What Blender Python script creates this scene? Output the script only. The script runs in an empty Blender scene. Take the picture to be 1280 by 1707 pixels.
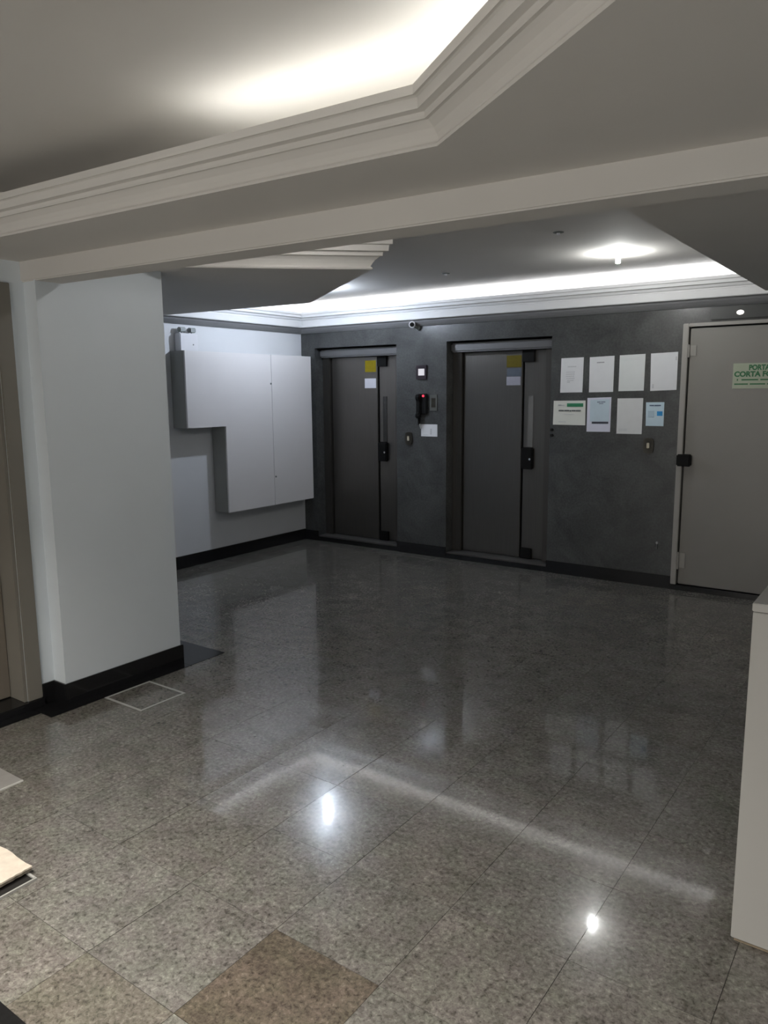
import bpy, bmesh, math, random
from mathutils import Vector, Matrix

random.seed(7)
scene = bpy.context.scene
COL = scene.collection

# ------------------------------------------------------------------ camera
CAM = Vector((5.6035, -6.3149, 1.62))
RIGHT = Vector((0.81381572, 0.58106374, -0.00830129))
UP = Vector((-0.08390089, 0.13161966, 0.98774334))
FWD = Vector((-0.57503445, 0.80314457, -0.15586591))
cam_data = bpy.data.cameras.new('camera')
cam = bpy.data.objects.new('camera', cam_data)
COL.objects.link(cam)
M = Matrix((RIGHT, UP, -FWD)).transposed().to_4x4()
M.translation = CAM
cam.matrix_world = M
cam_data.sensor_fit = 'VERTICAL'
cam_data.sensor_height = 36.0
cam_data.lens = 1266.855 / 1707.0 * 36.0
cam_data.clip_start = 0.02
scene.camera = cam

# ------------------------------------------------------------------ light levels
world = bpy.data.worlds.new('world')
scene.world = world
world.use_nodes = True
world.node_tree.nodes['Background'].inputs[0].default_value = (0.02, 0.02, 0.022, 1)
world.node_tree.nodes['Background'].inputs[1].default_value = 0.3
scene.view_settings.view_transform = 'Standard'
scene.view_settings.look = 'None'
scene.view_settings.gamma = 1.0
scene.view_settings.exposure = 0.0
scene.view_settings.use_curve_mapping = False

BULB_COOL = 2150.0       # spot bulb over the cabinet
BULB_WARM = 850.0        # spot bulb by the fire door
BULB_NEAR = 330.0        # spot bulb behind the beam
COVE_BACK = 30.0         # LED strip on the cornice over the lift doors
COVE_SIDE = 30.0         # LED strip on the cornice over the cabinet
COVE_FRONT = 26.0        # LED strip in the front ceiling tray
FILL_WINDOW = 2.9             # added fill light, shaped as a glazed entrance behind the viewer
FILL_CAN = 1650.0             # added fill lights, shaped as can downlights above the frame

# ------------------------------------------------------------------ materials
MATS = {}


def principled(name):
    m = bpy.data.materials.new(name)
    m.use_nodes = True
    nt = m.node_tree
    return m, nt, nt.nodes['Principled BSDF']


def mat(name, col, rough=0.5, metal=0.0, var=0.06, scale=6.0, spec=0.5, bump=0.0, coat=0.0, streak=None):
    """plain surface with a little procedural mottling"""
    if name in MATS:
        return MATS[name]
    m, nt, b = principled(name)
    N, L = nt.nodes, nt.links
    tc = N.new('ShaderNodeTexCoord')
    src = tc.outputs['Object']
    if streak:
        mp = N.new('ShaderNodeMapping')
        mp.inputs['Scale'].default_value = streak
        L.new(src, mp.inputs['Vector'])
        src = mp.outputs['Vector']
    n = N.new('ShaderNodeTexNoise')
    n.inputs['Scale'].default_value = scale
    n.inputs['Detail'].default_value = 5
    L.new(src, n.inputs['Vector'])
    r = N.new('ShaderNodeValToRGB')
    c = Vector(col)
    r.color_ramp.elements[0].position = 0.25
    r.color_ramp.elements[1].position = 0.75
    r.color_ramp.elements[0].color = (*(c * (1 - var)), 1)
    r.color_ramp.elements[1].color = (*(c * (1 + var)), 1)
    L.new(n.outputs['Fac'], r.inputs['Fac'])
    L.new(r.outputs['Color'], b.inputs['Base Color'])
    b.inputs['Roughness'].default_value = rough
    b.inputs['Metallic'].default_value = metal
    b.inputs['Specular IOR Level'].default_value = spec
    b.inputs['Coat Weight'].default_value = coat
    if bump:
        bp = N.new('ShaderNodeBump')
        bp.inputs['Strength'].default_value = bump
        bp.inputs['Distance'].default_value = 0.002
        n2 = N.new('ShaderNodeTexNoise')
        n2.inputs['Scale'].default_value = scale * 12
        L.new(src, n2.inputs['Vector'])
        L.new(n2.outputs['Fac'], bp.inputs['Height'])
        L.new(bp.outputs['Normal'], b.inputs['Normal'])
    MATS[name] = m
    return m


def emit(name, col, strength):
    if name in MATS:
        return MATS[name]
    m, nt, b = principled(name)
    b.inputs['Base Color'].default_value = (0.3 * col[0], 0.3 * col[1], 0.3 * col[2], 1)
    b.inputs['Emission Color'].default_value = (*col, 1)
    b.inputs['Emission Strength'].default_value = strength
    MATS[name] = m
    return m


def granite(name):
    m, nt, b = principled(name)
    N, L = nt.nodes, nt.links
    geo = N.new('ShaderNodeNewGeometry')
    oi = N.new('ShaderNodeObjectInfo')
    off = N.new('ShaderNodeVectorMath'); off.operation = 'SCALE'
    cmb = N.new('ShaderNodeCombineXYZ')
    L.new(oi.outputs['Random'], cmb.inputs[0]); L.new(oi.outputs['Random'], cmb.inputs[1])
    L.new(cmb.outputs[0], off.inputs[0]); off.inputs['Scale'].default_value = 37.0
    add = N.new('ShaderNodeVectorMath'); add.operation = 'ADD'
    L.new(geo.outputs['Position'], add.inputs[0]); L.new(off.outputs[0], add.inputs[1])
    P = add.outputs[0]

    def noise(scale, detail=4, rough=0.6, dist=0.0):
        n = N.new('ShaderNodeTexNoise')
        n.inputs['Scale'].default_value = scale
        n.inputs['Detail'].default_value = detail
        n.inputs['Roughness'].default_value = rough
        n.inputs['Distortion'].default_value = dist
        L.new(P, n.inputs['Vector'])
        return n.outputs['Fac']

    def ramp(fac, stops):
        r = N.new('ShaderNodeValToRGB')
        while len(r.color_ramp.elements) < len(stops):
            r.color_ramp.elements.new(0.5)
        for e, (p, c) in zip(r.color_ramp.elements, stops):
            e.position = p; e.color = (*c, 1)
        L.new(fac, r.inputs['Fac'])
        return r.outputs['Color']

    def mix(kind, fac, a, bb):
        x = N.new('ShaderNodeMix'); x.data_type = 'RGBA'; x.blend_type = kind
        if hasattr(fac, 'node'):
            L.new(fac, x.inputs[0])
        else:
            x.inputs[0].default_value = fac
        L.new(a, x.inputs[6]); L.new(bb, x.inputs[7])
        return x.outputs[2]

    base = ramp(noise(62, 5, 0.7, 0.4), [(0.31, (0.050, 0.047, 0.042)), (0.44, (0.130, 0.124, 0.114)),
                                         (0.58, (0.188, 0.180, 0.166)), (0.72, (0.310, 0.301, 0.285))])
    cloud = ramp(noise(7, 4, 0.6, 0.3), [(0.32, (0.78, 0.77, 0.75)), (0.68, (1.16, 1.15, 1.13))])
    c1 = mix('MULTIPLY', 1.0, base, cloud)
    v = N.new('ShaderNodeTexVoronoi'); v.inputs['Scale'].default_value = 120
    L.new(P, v.inputs['Vector'])
    specks = ramp(v.outputs['Distance'], [(0.08, (0.30, 0.29, 0.28)), (0.30, (1, 1, 1))])
    hue = ramp(noise(11, 3, 0.5, 0.2), [(0.36, (0.975, 1.012, 0.965)), (0.64, (1.022, 0.992, 1.012))])
    c1 = mix('MULTIPLY', 1.0, c1, hue)
    blots = ramp(noise(26, 4, 0.6, 0.5), [(0.33, (0.55, 0.54, 0.51)), (0.43, (1, 1, 1))])
    c1 = mix('MULTIPLY', 0.75, c1, blots)
    c2 = mix('MULTIPLY', 0.45, c1, specks)
    c3 = mix('MULTIPLY', 1.0, c2, oi.outputs['Color'])
    L.new(c3, b.inputs['Base Color'])
    b.inputs['Roughness'].default_value = 0.11
    b.inputs['Specular IOR Level'].default_value = 0.22
    b.inputs['Coat Weight'].default_value = 0.62
    b.inputs['Coat Roughness'].default_value = 0.045
    rr = N.new('ShaderNodeMapRange')
    rr.inputs['From Min'].default_value = 0.35; rr.inputs['From Max'].default_value = 0.7
    rr.inputs['To Min'].default_value = 0.15; rr.inputs['To Max'].default_value = 0.26
    L.new(noise(5, 3), rr.inputs['Value'])
    L.new(rr.outputs[0], b.inputs['Roughness'])
    bp = N.new('ShaderNodeBump'); bp.inputs['Strength'].default_value = 0.02; bp.inputs['Distance'].default_value = 0.01
    L.new(noise(4, 2), bp.inputs['Height']); L.new(bp.outputs['Normal'], b.inputs['Normal'])
    return m


def wall_stone(name):
    m, nt, b = principled(name)
    N, L = nt.nodes, nt.links
    tc = N.new('ShaderNodeTexCoord')
    n1 = N.new('ShaderNodeTexNoise'); n1.inputs['Scale'].default_value = 3.0; n1.inputs['Detail'].default_value = 7
    n1.inputs['Roughness'].default_value = 0.65; n1.inputs['Distortion'].default_value = 0.8
    n2 = N.new('ShaderNodeTexNoise'); n2.inputs['Scale'].default_value = 60; n2.inputs['Detail'].default_value = 4
    for n in (n1, n2):
        L.new(tc.outputs['Object'], n.inputs['Vector'])
    r1 = N.new('ShaderNodeValToRGB')
    r1.color_ramp.elements[0].position = 0.3; r1.color_ramp.elements[0].color = (0.042, 0.044, 0.044, 1)
    r1.color_ramp.elements[1].position = 0.75; r1.color_ramp.elements[1].color = (0.090, 0.093, 0.091, 1)
    r2 = N.new('ShaderNodeValToRGB')
    r2.color_ramp.elements[0].position = 0.35; r2.color_ramp.elements[0].color = (0.75, 0.75, 0.75, 1)
    r2.color_ramp.elements[1].position = 0.65; r2.color_ramp.elements[1].color = (1.1, 1.1, 1.1, 1)
    L.new(n1.outputs['Fac'], r1.inputs['Fac']); L.new(n2.outputs['Fac'], r2.inputs['Fac'])
    x = N.new('ShaderNodeMix'); x.data_type = 'RGBA'; x.blend_type = 'MULTIPLY'; x.inputs[0].default_value = 0.7
    L.new(r1.outputs[0], x.inputs[6]); L.new(r2.outputs[0], x.inputs[7])
    L.new(x.outputs[2], b.inputs['Base Color'])
    b.inputs['Roughness'].default_value = 0.27
    return m


PLASTER = mat('white ceiling plaster', (0.66, 0.64, 0.61), 0.85, var=0.02, scale=3)
WALLP = mat('pale grey wall paint', (0.72, 0.775, 0.82), 0.6, var=0.02, scale=2.5)
WALLW = mat('white wall paint', (0.66, 0.67, 0.69), 0.6, var=0.02, scale=2.5)
GRANITE = granite('grey speckled granite')
STONE = wall_stone('dark grey wall stone')
BLACKG = mat('black polished granite', (0.010, 0.010, 0.011), 0.14, var=0.4, scale=80)
GROUT = mat('dark floor joint', (0.05, 0.048, 0.045), 0.8, var=0.15, scale=40)
STEEL = mat('brushed grey-brown steel', (0.150, 0.141, 0.130), 0.33, metal=0.88, var=0.06, scale=3, streak=(40, 40, 1))
STEELH = mat('brushed lift header steel', (0.15, 0.15, 0.152), 0.42, metal=0.35, var=0.05, scale=3, streak=(1, 40, 40))
STEELD = mat('lift frame steel', (0.120, 0.113, 0.104), 0.34, metal=0.85, var=0.06, scale=3, streak=(40, 40, 1))
BLACKP = mat('black plastic', (0.006, 0.006, 0.006), 0.6, var=0.2, scale=20, spec=0.15)
RECESS = mat('dark lift shaft gap', (0.02, 0.02, 0.02), 0.8, var=0.1)
FIREP = mat('beige grey fire door paint', (0.235, 0.222, 0.205), 0.36, var=0.03, scale=4)
FIREF = mat('fire door frame paint', (0.33, 0.315, 0.29), 0.45, var=0.03, scale=4)
DOORP = mat('beige lacquered door', (0.19, 0.165, 0.135), 0.5, var=0.06, scale=3, streak=(8, 8, 1))
DOORT = mat('beige door trim', (0.21, 0.195, 0.17), 0.5, var=0.04, scale=4)
LAMIN = mat('white cabinet laminate', (0.72, 0.70, 0.70), 0.45, var=0.015, scale=2)
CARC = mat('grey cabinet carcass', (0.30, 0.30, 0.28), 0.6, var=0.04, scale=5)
COUNTER = mat('white counter laminate', (0.45, 0.445, 0.425), 0.4, var=0.015, scale=2)
PAPER = mat('white office paper', (0.74, 0.75, 0.77), 0.8, var=0.02, scale=15)
PAPERC = mat('cream certificate paper', (0.72, 0.73, 0.68), 0.75, var=0.02, scale=15)
PAPERB = mat('pale blue printed paper', (0.55, 0.66, 0.74), 0.75, var=0.05, scale=12)
PAPERL = mat('lavender white paper', (0.68, 0.69, 0.80), 0.75, var=0.03, scale=12)
INKG = mat('grey print', (0.36, 0.36, 0.39), 0.8, var=0.1, scale=90)
INKL = mat('pale grey print', (0.56, 0.57, 0.59), 0.8, var=0.08, scale=90)
INKD = mat('dark print', (0.05, 0.055, 0.075), 0.8, var=0.1, scale=90)
INKGREEN = mat('green print', (0.02, 0.20, 0.09), 0.7, var=0.1, scale=60)
INKBLUE = mat('bright blue print', (0.03, 0.30, 0.66), 0.7, var=0.08, scale=60)
SIGN = mat('pale green photoluminescent plastic', (0.40, 0.44, 0.33), 0.5, var=0.05, scale=20)
SIGNTXT = mat('dark green sign letters', (0.03, 0.15, 0.06), 0.6, var=0.1, scale=60)
YELLOW = mat('yellow sticker', (0.24, 0.185, 0.004), 0.6, var=0.12, scale=30, spec=0.2)
OCHRE = mat('ochre sticker', (0.125, 0.100, 0.006), 0.6, var=0.12, scale=30, spec=0.2)
WHITED = mat('faded white sticker', (0.33, 0.33, 0.39), 0.6, var=0.06, scale=30)
BLUEST = mat('slate blue sticker', (0.075, 0.095, 0.125), 0.55, var=0.1, scale=30)
WHITEST = mat('white sticker', (0.62, 0.62, 0.68), 0.6, var=0.04, scale=30)
WPLAST = mat('white plastic', (0.70, 0.70, 0.73), 0.4, var=0.02, scale=10)
GPLAST = mat('grey green plastic', (0.16, 0.18, 0.17), 0.45, var=0.06, scale=20)
DPLAST = mat('dark bronze plate', (0.035, 0.032, 0.024), 0.35, metal=0.4, var=0.1, scale=40)
PURPLE = mat('dark aubergine display frame', (0.018, 0.010, 0.016), 0.35, var=0.1, scale=30)
CREAM = mat('cream push button', (0.55, 0.50, 0.38), 0.4, var=0.04, scale=30)
CHROME = mat('chrome', (0.7, 0.7, 0.7), 0.2, metal=1.0, var=0.02)
SILL = mat('worn aluminium sill', (0.10, 0.097, 0.092), 0.5, metal=0.4, var=0.08, scale=20)
GLASSP = mat('lift window glass toned as lit', (0.17, 0.166, 0.158), 0.25, var=0.05, scale=12)  # pale tone stands in for light from the lift cab
GLASSD = mat('lift window glass toned as unlit', (0.030, 0.029, 0.027), 0.2, var=0.05, scale=12)  # same slit glass coloured dark, as with the cab unlit
FRAMEW = mat('pale metal hatch frame', (0.36, 0.36, 0.34), 0.5, var=0.05, scale=30)
SLAB = mat('beige stone lid', (0.62, 0.55, 0.46), 0.6, var=0.12, scale=30, bump=0.4)
SLABE = mat('broken stone edge', (0.24, 0.21, 0.17), 0.9, var=0.3, scale=50, bump=0.8)
HOLE = mat('black void of hatch', (0.008, 0.007, 0.006), 0.9, var=0.1)
RUBBER = mat('black rubber mat', (0.008, 0.008, 0.008), 0.9, var=0.3, scale=60, bump=0.6, spec=0.1)
TROUGH = mat('white cove paint', (0.74, 0.74, 0.74), 0.8, var=0.01)
LEDR = emit('red led', (1.0, 0.05, 0.10), 1.1)
LEDW = emit('white indicator', (0.95, 0.92, 0.95), 0.5)
LEDS = emit('white emergency led', (1.0, 0.98, 0.92), 1.6)
E_COOL = emit('cool bulb glow', (0.80, 0.90, 1.06), BULB_COOL)
E_WARM = emit('neutral bulb glow', (0.98, 0.99, 0.97), BULB_WARM)
E_NEAR = emit('white bulb glow', (1.0, 0.98, 0.95), BULB_NEAR)
E_BACK = emit('cove strip glow', (0.96, 0.97, 1.0), COVE_BACK)
E_SIDE = emit('blue white cove strip glow', (0.86, 0.89, 1.0), COVE_SIDE)
E_FRONT = emit('front cove strip glow', (1.0, 1.0, 0.96), COVE_FRONT)
E_FILLWIN = emit('added fill glass', (1.0, 0.95, 0.88), FILL_WINDOW)
E_FILLCAN = emit('added fill can glow', (1.0, 0.94, 0.86), FILL_CAN)

# ------------------------------------------------------------------ helpers


def link(o, parent=None):
    COL.objects.link(o)
    if parent is not None:
        o.parent = parent
    return o


def tag(o, label=None, cat=None, group=None, kind=None):
    if label: o['label'] = label
    if cat: o['category'] = cat
    if group: o['group'] = group
    if kind: o['kind'] = kind
    return o


def empty(name, loc=(0, 0, 0)):
    o = bpy.data.objects.new(name, None)
    o.empty_display_size = 0.05
    o.location = loc
    return link(o)


def add_box(bm, x0, x1, y0, y1, z0, z1):
    vs = [bm.verts.new((x, y, z)) for z in (z0, z1) for y in (y0, y1) for x in (x0, x1)]
    for f in ((0, 2, 3, 1), (4, 5, 7, 6), (0, 1, 5, 4), (2, 6, 7, 3), (0, 4, 6, 2), (1, 3, 7, 5)):
        bm.faces.new([vs[i] for i in f])
    return vs


def add_prism(bm, poly, lo, hi, axis='z'):
    """extrude a 2D polygon: axis z -> (x,y), axis x -> (y,z), axis y -> (x,z)"""
    def pt(a, b, c):
        return {'z': (a, b, c), 'x': (c, a, b), 'y': (a, c, b)}[axis]
    bot = [bm.verts.new(pt(a, b, lo)) for a, b in poly]
    top = [bm.verts.new(pt(a, b, hi)) for a, b in poly]
    n = len(poly)
    bm.faces.new(list(reversed(bot)))
    bm.faces.new(top)
    for i in range(n):
        j = (i + 1) % n
        bm.faces.new([bot[i], bot[j], top[j], top[i]])


def add_cyl(bm, p0, p1, r0, r1=None, seg=20, caps=True):
    r1 = r0 if r1 is None else r1
    p0, p1 = Vector(p0), Vector(p1)
    d = (p1 - p0).normalized()
    a = d.orthogonal().normalized(); b = d.cross(a)
    A, B = [], []
    for i in range(seg):
        t = 2 * math.pi * i / seg
        u = a * math.cos(t) + b * math.sin(t)
        A.append(bm.verts.new(p0 + u * r0)); B.append(bm.verts.new(p1 + u * r1))
    for i in range(seg):
        j = (i + 1) % seg
        bm.faces.new([A[i], A[j], B[j], B[i]])
    if caps:
        bm.faces.new(list(reversed(A))); bm.faces.new(B)


def add_lathe(bm, prof, centre, seg=24):
    """revolve (r, z) round the vertical through centre"""
    rings = []
    for r, z in prof:
        rings.append([bm.verts.new((centre[0] + r * math.cos(2 * math.pi * i / seg),
                                    centre[1] + r * math.sin(2 * math.pi * i / seg), centre[2] + z)) for i in range(seg)])
    for A, B in zip(rings, rings[1:]):
        for i in range(seg):
            j = (i + 1) % seg
            bm.faces.new([A[i], A[j], B[j], B[i]])
    bm.faces.new(list(reversed(rings[0]))); bm.faces.new(rings[-1])


def add_sweep(bm, path, prof, closed_path=False):
    """sweep a closed profile (d, z) along a plan polyline; d grows to the left of travel, mitred"""
    n = len(path)
    P = [Vector(p) for p in path]
    rings = []
    for i in range(n):
        if closed_path or 0 < i < n - 1:
            a = (P[i] - P[i - 1]).normalized(); b = (P[(i + 1) % n] - P[i]).normalized()
        elif i == 0:
            a = b = (P[1] - P[0]).normalized()
        else:
            a = b = (P[-1] - P[-2]).normalized()
        na, nb = Vector((-a.y, a.x)), Vector((-b.y, b.x))
        m = (na + nb)
        m = m / max(m.dot(na), 1e-4)
        rings.append([bm.verts.new((P[i].x + m.x * d, P[i].y + m.y * d, z)) for d, z in prof])
    k = len(prof)
    rr = list(zip(rings, rings[1:])) + ([(rings[-1], rings[0])] if closed_path else [])
    for A, B in rr:
        for i in range(k):
            j = (i + 1) % k
            bm.faces.new([A[i], A[j], B[j], B[i]])
    if not closed_path:
        bm.faces.new(rings[0]); bm.faces.new(list(reversed(rings[-1])))


def build(name, bm, m, parent=None, bevel=0.0, seg=2, smooth=False):
    bmesh.ops.recalc_face_normals(bm, faces=bm.faces)
    if bevel:
        es = [e for e in bm.edges if len(e.link_faces) == 2 and e.calc_face_angle(0) > 0.6]
        bmesh.ops.bevel(bm, geom=es, offset=bevel, segments=seg, affect='EDGES', clamp_overlap=True)
    me = bpy.data.meshes.new(name)
    bm.to_mesh(me); bm.free()
    if smooth:
        for p in me.polygons:
            p.use_smooth = True
    me.materials.append(m)
    return link(bpy.data.objects.new(name, me), parent)


def box(name, x0, x1, y0, y1, z0, z1, m, parent=None, bevel=0.0, seg=2):
    bm = bmesh.new(); add_box(bm, x0, x1, y0, y1, z0, z1)
    return build(name, bm, m, parent, bevel, seg)


def boxes(name, lst, m, parent=None, bevel=0.0):
    bm = bmesh.new()
    for b in lst:
        add_box(bm, *b)
    return build(name, bm, m, parent, bevel)


def cyl(name, p0, p1, r, m, parent=None, r1=None, seg=20, smooth=False, bevel=0.0):
    bm = bmesh.new(); add_cyl(bm, p0, p1, r, r1, seg)
    return build(name, bm, m, parent, bevel, smooth=smooth)


def tube(name, pts, r, m, parent=None, seg=8):
    """smooth cable through points"""
    bm = bmesh.new()
    P = [Vector(p) for p in pts]
    rings = []
    for i, p in enumerate(P):
        t = (P[min(i + 1, len(P) - 1)] - P[max(i - 1, 0)]).normalized()
        a = t.cross(Vector((0.13, 0.97, 0.21))).normalized(); b = t.cross(a)
        rings.append([bm.verts.new(p + (a * math.cos(2 * math.pi * k / seg) + b * math.sin(2 * math.pi * k / seg)) * r) for k in range(seg)])
    for A, B in zip(rings, rings[1:]):
        for k in range(seg):
            j = (k + 1) % seg
            bm.faces.new([A[k], A[j], B[j], B[k]])
    bm.faces.new(rings[0]); bm.faces.new(rings[-1])
    return build(name, bm, m, parent, smooth=True)


def text(name, body, size, loc, m, parent=None, depth=0.0012, bold=0.0, align='CENTER', width=1.0):
    """raised lettering on a wall that faces -y"""
    cu = bpy.data.curves.new(name, 'FONT')
    cu.body = body; cu.size = size; cu.align_x = align; cu.extrude = depth; cu.offset = bold
    tmp = bpy.data.objects.new(name, cu)
    COL.objects.link(tmp)
    dg = bpy.context.evaluated_depsgraph_get()
    me = bpy.data.meshes.new_from_object(tmp.evaluated_get(dg))
    bpy.data.objects.remove(tmp)
    me.transform(Matrix.Translation(loc) @ Matrix.Rotation(math.pi / 2, 4, 'X') @ Matrix.Diagonal((width, 1, 1, 1)))
    me.materials.clear(); me.materials.append(m)
    return link(bpy.data.objects.new(name, me), parent)


# ------------------------------------------------------------------ floor
T = 0.389
GX, GY = 3.716, -4.03
FX0, FX1, FYN = 0.0, 6.95, GY - 4 * T
PIL_X, PIL_Y0, PIL_Y1 = 2.010, -4.190, -3.432     # projecting wall beside the door
STR_X = 1.905                                     # wall plane that holds the beige door
CABD = 0.20

floor = empty('floor')
tag(floor, 'polished grey speckled granite floor of square tiles', 'floor', kind='structure')
boxes('screed', [(0, FX1, FYN - 0.01, 0.3, -0.06, -0.004)], GROUT, floor)
near = boxes('granite_surface', [(1.9, FX1, -9.6, FYN - 0.002, -0.06, 0.0)], GRANITE, floor)
near.color = (1, 1, 1, 1)
tile_mesh = {}


def tile(x0, x1, y0, y1, col, i, j):
    w, d = x1 - x0, y1 - y0
    key = (round(w, 3), round(d, 3))
    if key not in tile_mesh:
        bm = bmesh.new()
        add_box(bm, -w / 2 + 0.0008, w / 2 - 0.0008, -d / 2 + 0.0008, d / 2 - 0.0008, -0.0035, 0.0)
        bmesh.ops.recalc_face_normals(bm, faces=bm.faces)
        me = bpy.data.meshes.new('tile'); bm.to_mesh(me); bm.free(); me.materials.append(GRANITE)
        tile_mesh[key] = me
    o = bpy.data.objects.new('tile', tile_mesh[key])
    o.location = ((x0 + x1) / 2, (y0 + y1) / 2, 0)
    o.rotation_euler = (random.gauss(0, 0.0012), random.gauss(0, 0.0012), 0)
    o.color = (*col, 1)
    link(o, floor)


for i in range(-10, 9):
    for j in range(-4, 11):
        x0, x1 = GX + i * T, GX + (i + 1) * T
        y0, y1 = GY + j * T, GY + (j + 1) * T
        x0, x1, y1 = max(x0, FX0), min(x1, FX1), min(y1, 0.0)
        if x1 - x0 < 0.03 or y1 - y0 < 0.03 or (y1 <= PIL_Y1 and x1 <= 1.8):
            continue
        v = random.uniform(0.95, 1.04)
        w = random.uniform(-0.012, 0.012)
        col = (v + w, v, v - w)
        if (i, j) == (1, -3):
            col = (0.70, 0.615, 0.53)          # the brown tile
        if (i, j) in ((0, -4), (2, -4)):
            col = (0.88, 0.85, 0.79)
        tile(x0, x1, y0, y1, col, i, j)

# black granite border let into the floor round the projecting wall
box('border_strip', 1.80, 2.003, -5.35, -4.335, -0.02, 0.0025, BLACKG, floor)
box('border_strip', 1.80, 2.097, -4.333, -3.434, -0.02, 0.0025, BLACKG, floor)
box('border_strip', 0.9, 2.097, -3.432, -3.157, -0.02, 0.0025, BLACKG, floor)

# ------------------------------------------------------------------ walls
E1, E2, EW = 0.192, 1.826, 1.058                  # lift openings: left side and width
OPZ = 2.087
F0, F1, FZ = 4.018, 4.925, 2.100                  # fire door opening
WT = 0.40
CEIL = 2.545
w = boxes('wall_back', [
    (-0.15, E1, 0, WT, 0, 2.70), (E1 + EW, E2, 0, WT, 0, 2.70), (E2 + EW, F0, 0, WT, 0, 2.70), (F1, 7.1, 0, WT, 0, 2.70),
    (E1, E1 + EW, 0, WT, OPZ, 2.70), (E2, E2 + EW, 0, WT, OPZ, 2.70), (F0, F1, 0, WT, FZ, 2.70),
    (E1, E1 + EW, 0.30, WT, 0, OPZ), (E2, E2 + EW, 0.30, WT, 0, OPZ), (F0, F1, 0.12, WT, 0, FZ),
    (E1, E1 + EW, 0.02, 0.30, 0, 0.045), (E2, E2 + EW, 0.02, 0.30, 0, 0.045)], STONE)
tag(w, 'dark grey stone wall holding the two lift doors', 'wall', kind='structure')
w = box('wall_left', -0.15, 0, PIL_Y1, 0, 0, 2.70, WALLW)
tag(w, 'white painted wall behind the wall cabinet', 'wall', kind='structure')
w = box('wall_pillar', -0.15, PIL_X, PIL_Y0, PIL_Y1, 0, 2.70, WALLP)
tag(w, 'pale grey projecting wall with black skirting under the beam', 'wall', kind='structure')
D0, D1, DZ = -4.345, -5.225, 2.085                # beige door opening (y range, head)
w = boxes('wall_entrance', [(1.60, STR_X, D0, PIL_Y0, 0, 2.70), (1.60, STR_X, -9.6, D1, 0, 2.70),
                            (1.60, STR_X, D1, D0, DZ, 2.70)], WALLP)
tag(w, 'pale wall strip around the beige door', 'wall', kind='structure')
w = box('wall_right', 6.95, 7.1, -9.6, 0, 0, 2.70, WALLP)
tag(w, 'pale side wall beyond the white counter', 'wall', kind='structure')
WX0, WX1, WZ0, WZ1 = 2.6, 6.2, 0.12, 2.15
w = boxes('wall_front', [(1.60, WX0, -9.75, -9.6, 0, 2.70), (WX1, 7.1, -9.75, -9.6, 0, 2.70),
                         (WX0, WX1, -9.75, -9.6, 0, WZ0), (WX0, WX1, -9.75, -9.6, WZ1, 2.70)], WALLP)
tag(w, 'pale wall closing the hall behind the viewer', 'wall', kind='structure')

t = empty('fill_window_1', ((WX0 + WX1) / 2, -9.62, WZ0))  # unseen light source, added to brighten the beam and entrance side
for k in range(4):
    a = WX0 + (WX1 - WX0) * k / 4; b = WX0 + (WX1 - WX0) * (k + 1) / 4
    ob = box('pane', a + 0.025, b - 0.025, -9.70, -9.69, WZ0 + 0.03, WZ1 - 0.03, E_FILLWIN, t); ob.data.transform(Matrix.Translation(-t.location))
ob = boxes('frame', [(WX0, WX1, -9.72, -9.66, WZ0, WZ0 + 0.03), (WX0, WX1, -9.72, -9.66, WZ1 - 0.03, WZ1)] +
           [(WX0 + (WX1 - WX0) * k / 4 - 0.025, WX0 + (WX1 - WX0) * k / 4 + 0.025, -9.72, -9.66, WZ0 + 0.03, WZ1 - 0.03) for k in range(5)], SILL, t)
ob.data.transform(Matrix.Translation(-t.location))
tag(t, 'added fill light shaped as a glazed entrance, behind the viewer', 'window', kind='structure')

# ------------------------------------------------------------------ skirting
BH = 0.115
b = boxes('baseboard_back', [(0.0, E1, -0.014, 0, 0, 0.108), (E1 + EW, E2, -0.014, 0, 0, 0.108), (E2 + EW, 3.975, -0.014, 0, 0, 0.108),
                             (E1, E1 + EW, -0.008, 0.02, 0, 0.045), (E2, E2 + EW, -0.008, 0.02, 0, 0.045),
                             (3.975, 5.0, -0.010, 0.012, 0, 0.045), (5.0, 6.95, -0.014, 0, 0, 0.108)], BLACKG)
tag(b, 'black granite skirting along the foot of the dark stone wall', 'skirting', kind='structure')
b = box('baseboard_left', 0, 0.014, PIL_Y1, -0.014, 0, 0.118, BLACKG)
tag(b, 'black skirting below the white wall cabinet', 'skirting', kind='structure')
bm = bmesh.new()
add_prism(bm, [(STR_X, D0 + 0.077), (STR_X + 0.014, D0 + 0.077), (STR_X + 0.014, PIL_Y0 - 0.014), (PIL_X + 0.014, PIL_Y0 - 0.014),
               (PIL_X + 0.014, PIL_Y1 + 0.014), (PIL_X - 0.5, PIL_Y1 + 0.014), (PIL_X - 0.5, PIL_Y1), (PIL_X, PIL_Y1),
               (PIL_X, PIL_Y0), (STR_X, PIL_Y0)], 0, BH)
b = build('baseboard_pillar', bm, BLACKG, bevel=0.003)
tag(b, 'black skirting stepping round the pale projecting wall', 'skirting', kind='structure')

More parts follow.
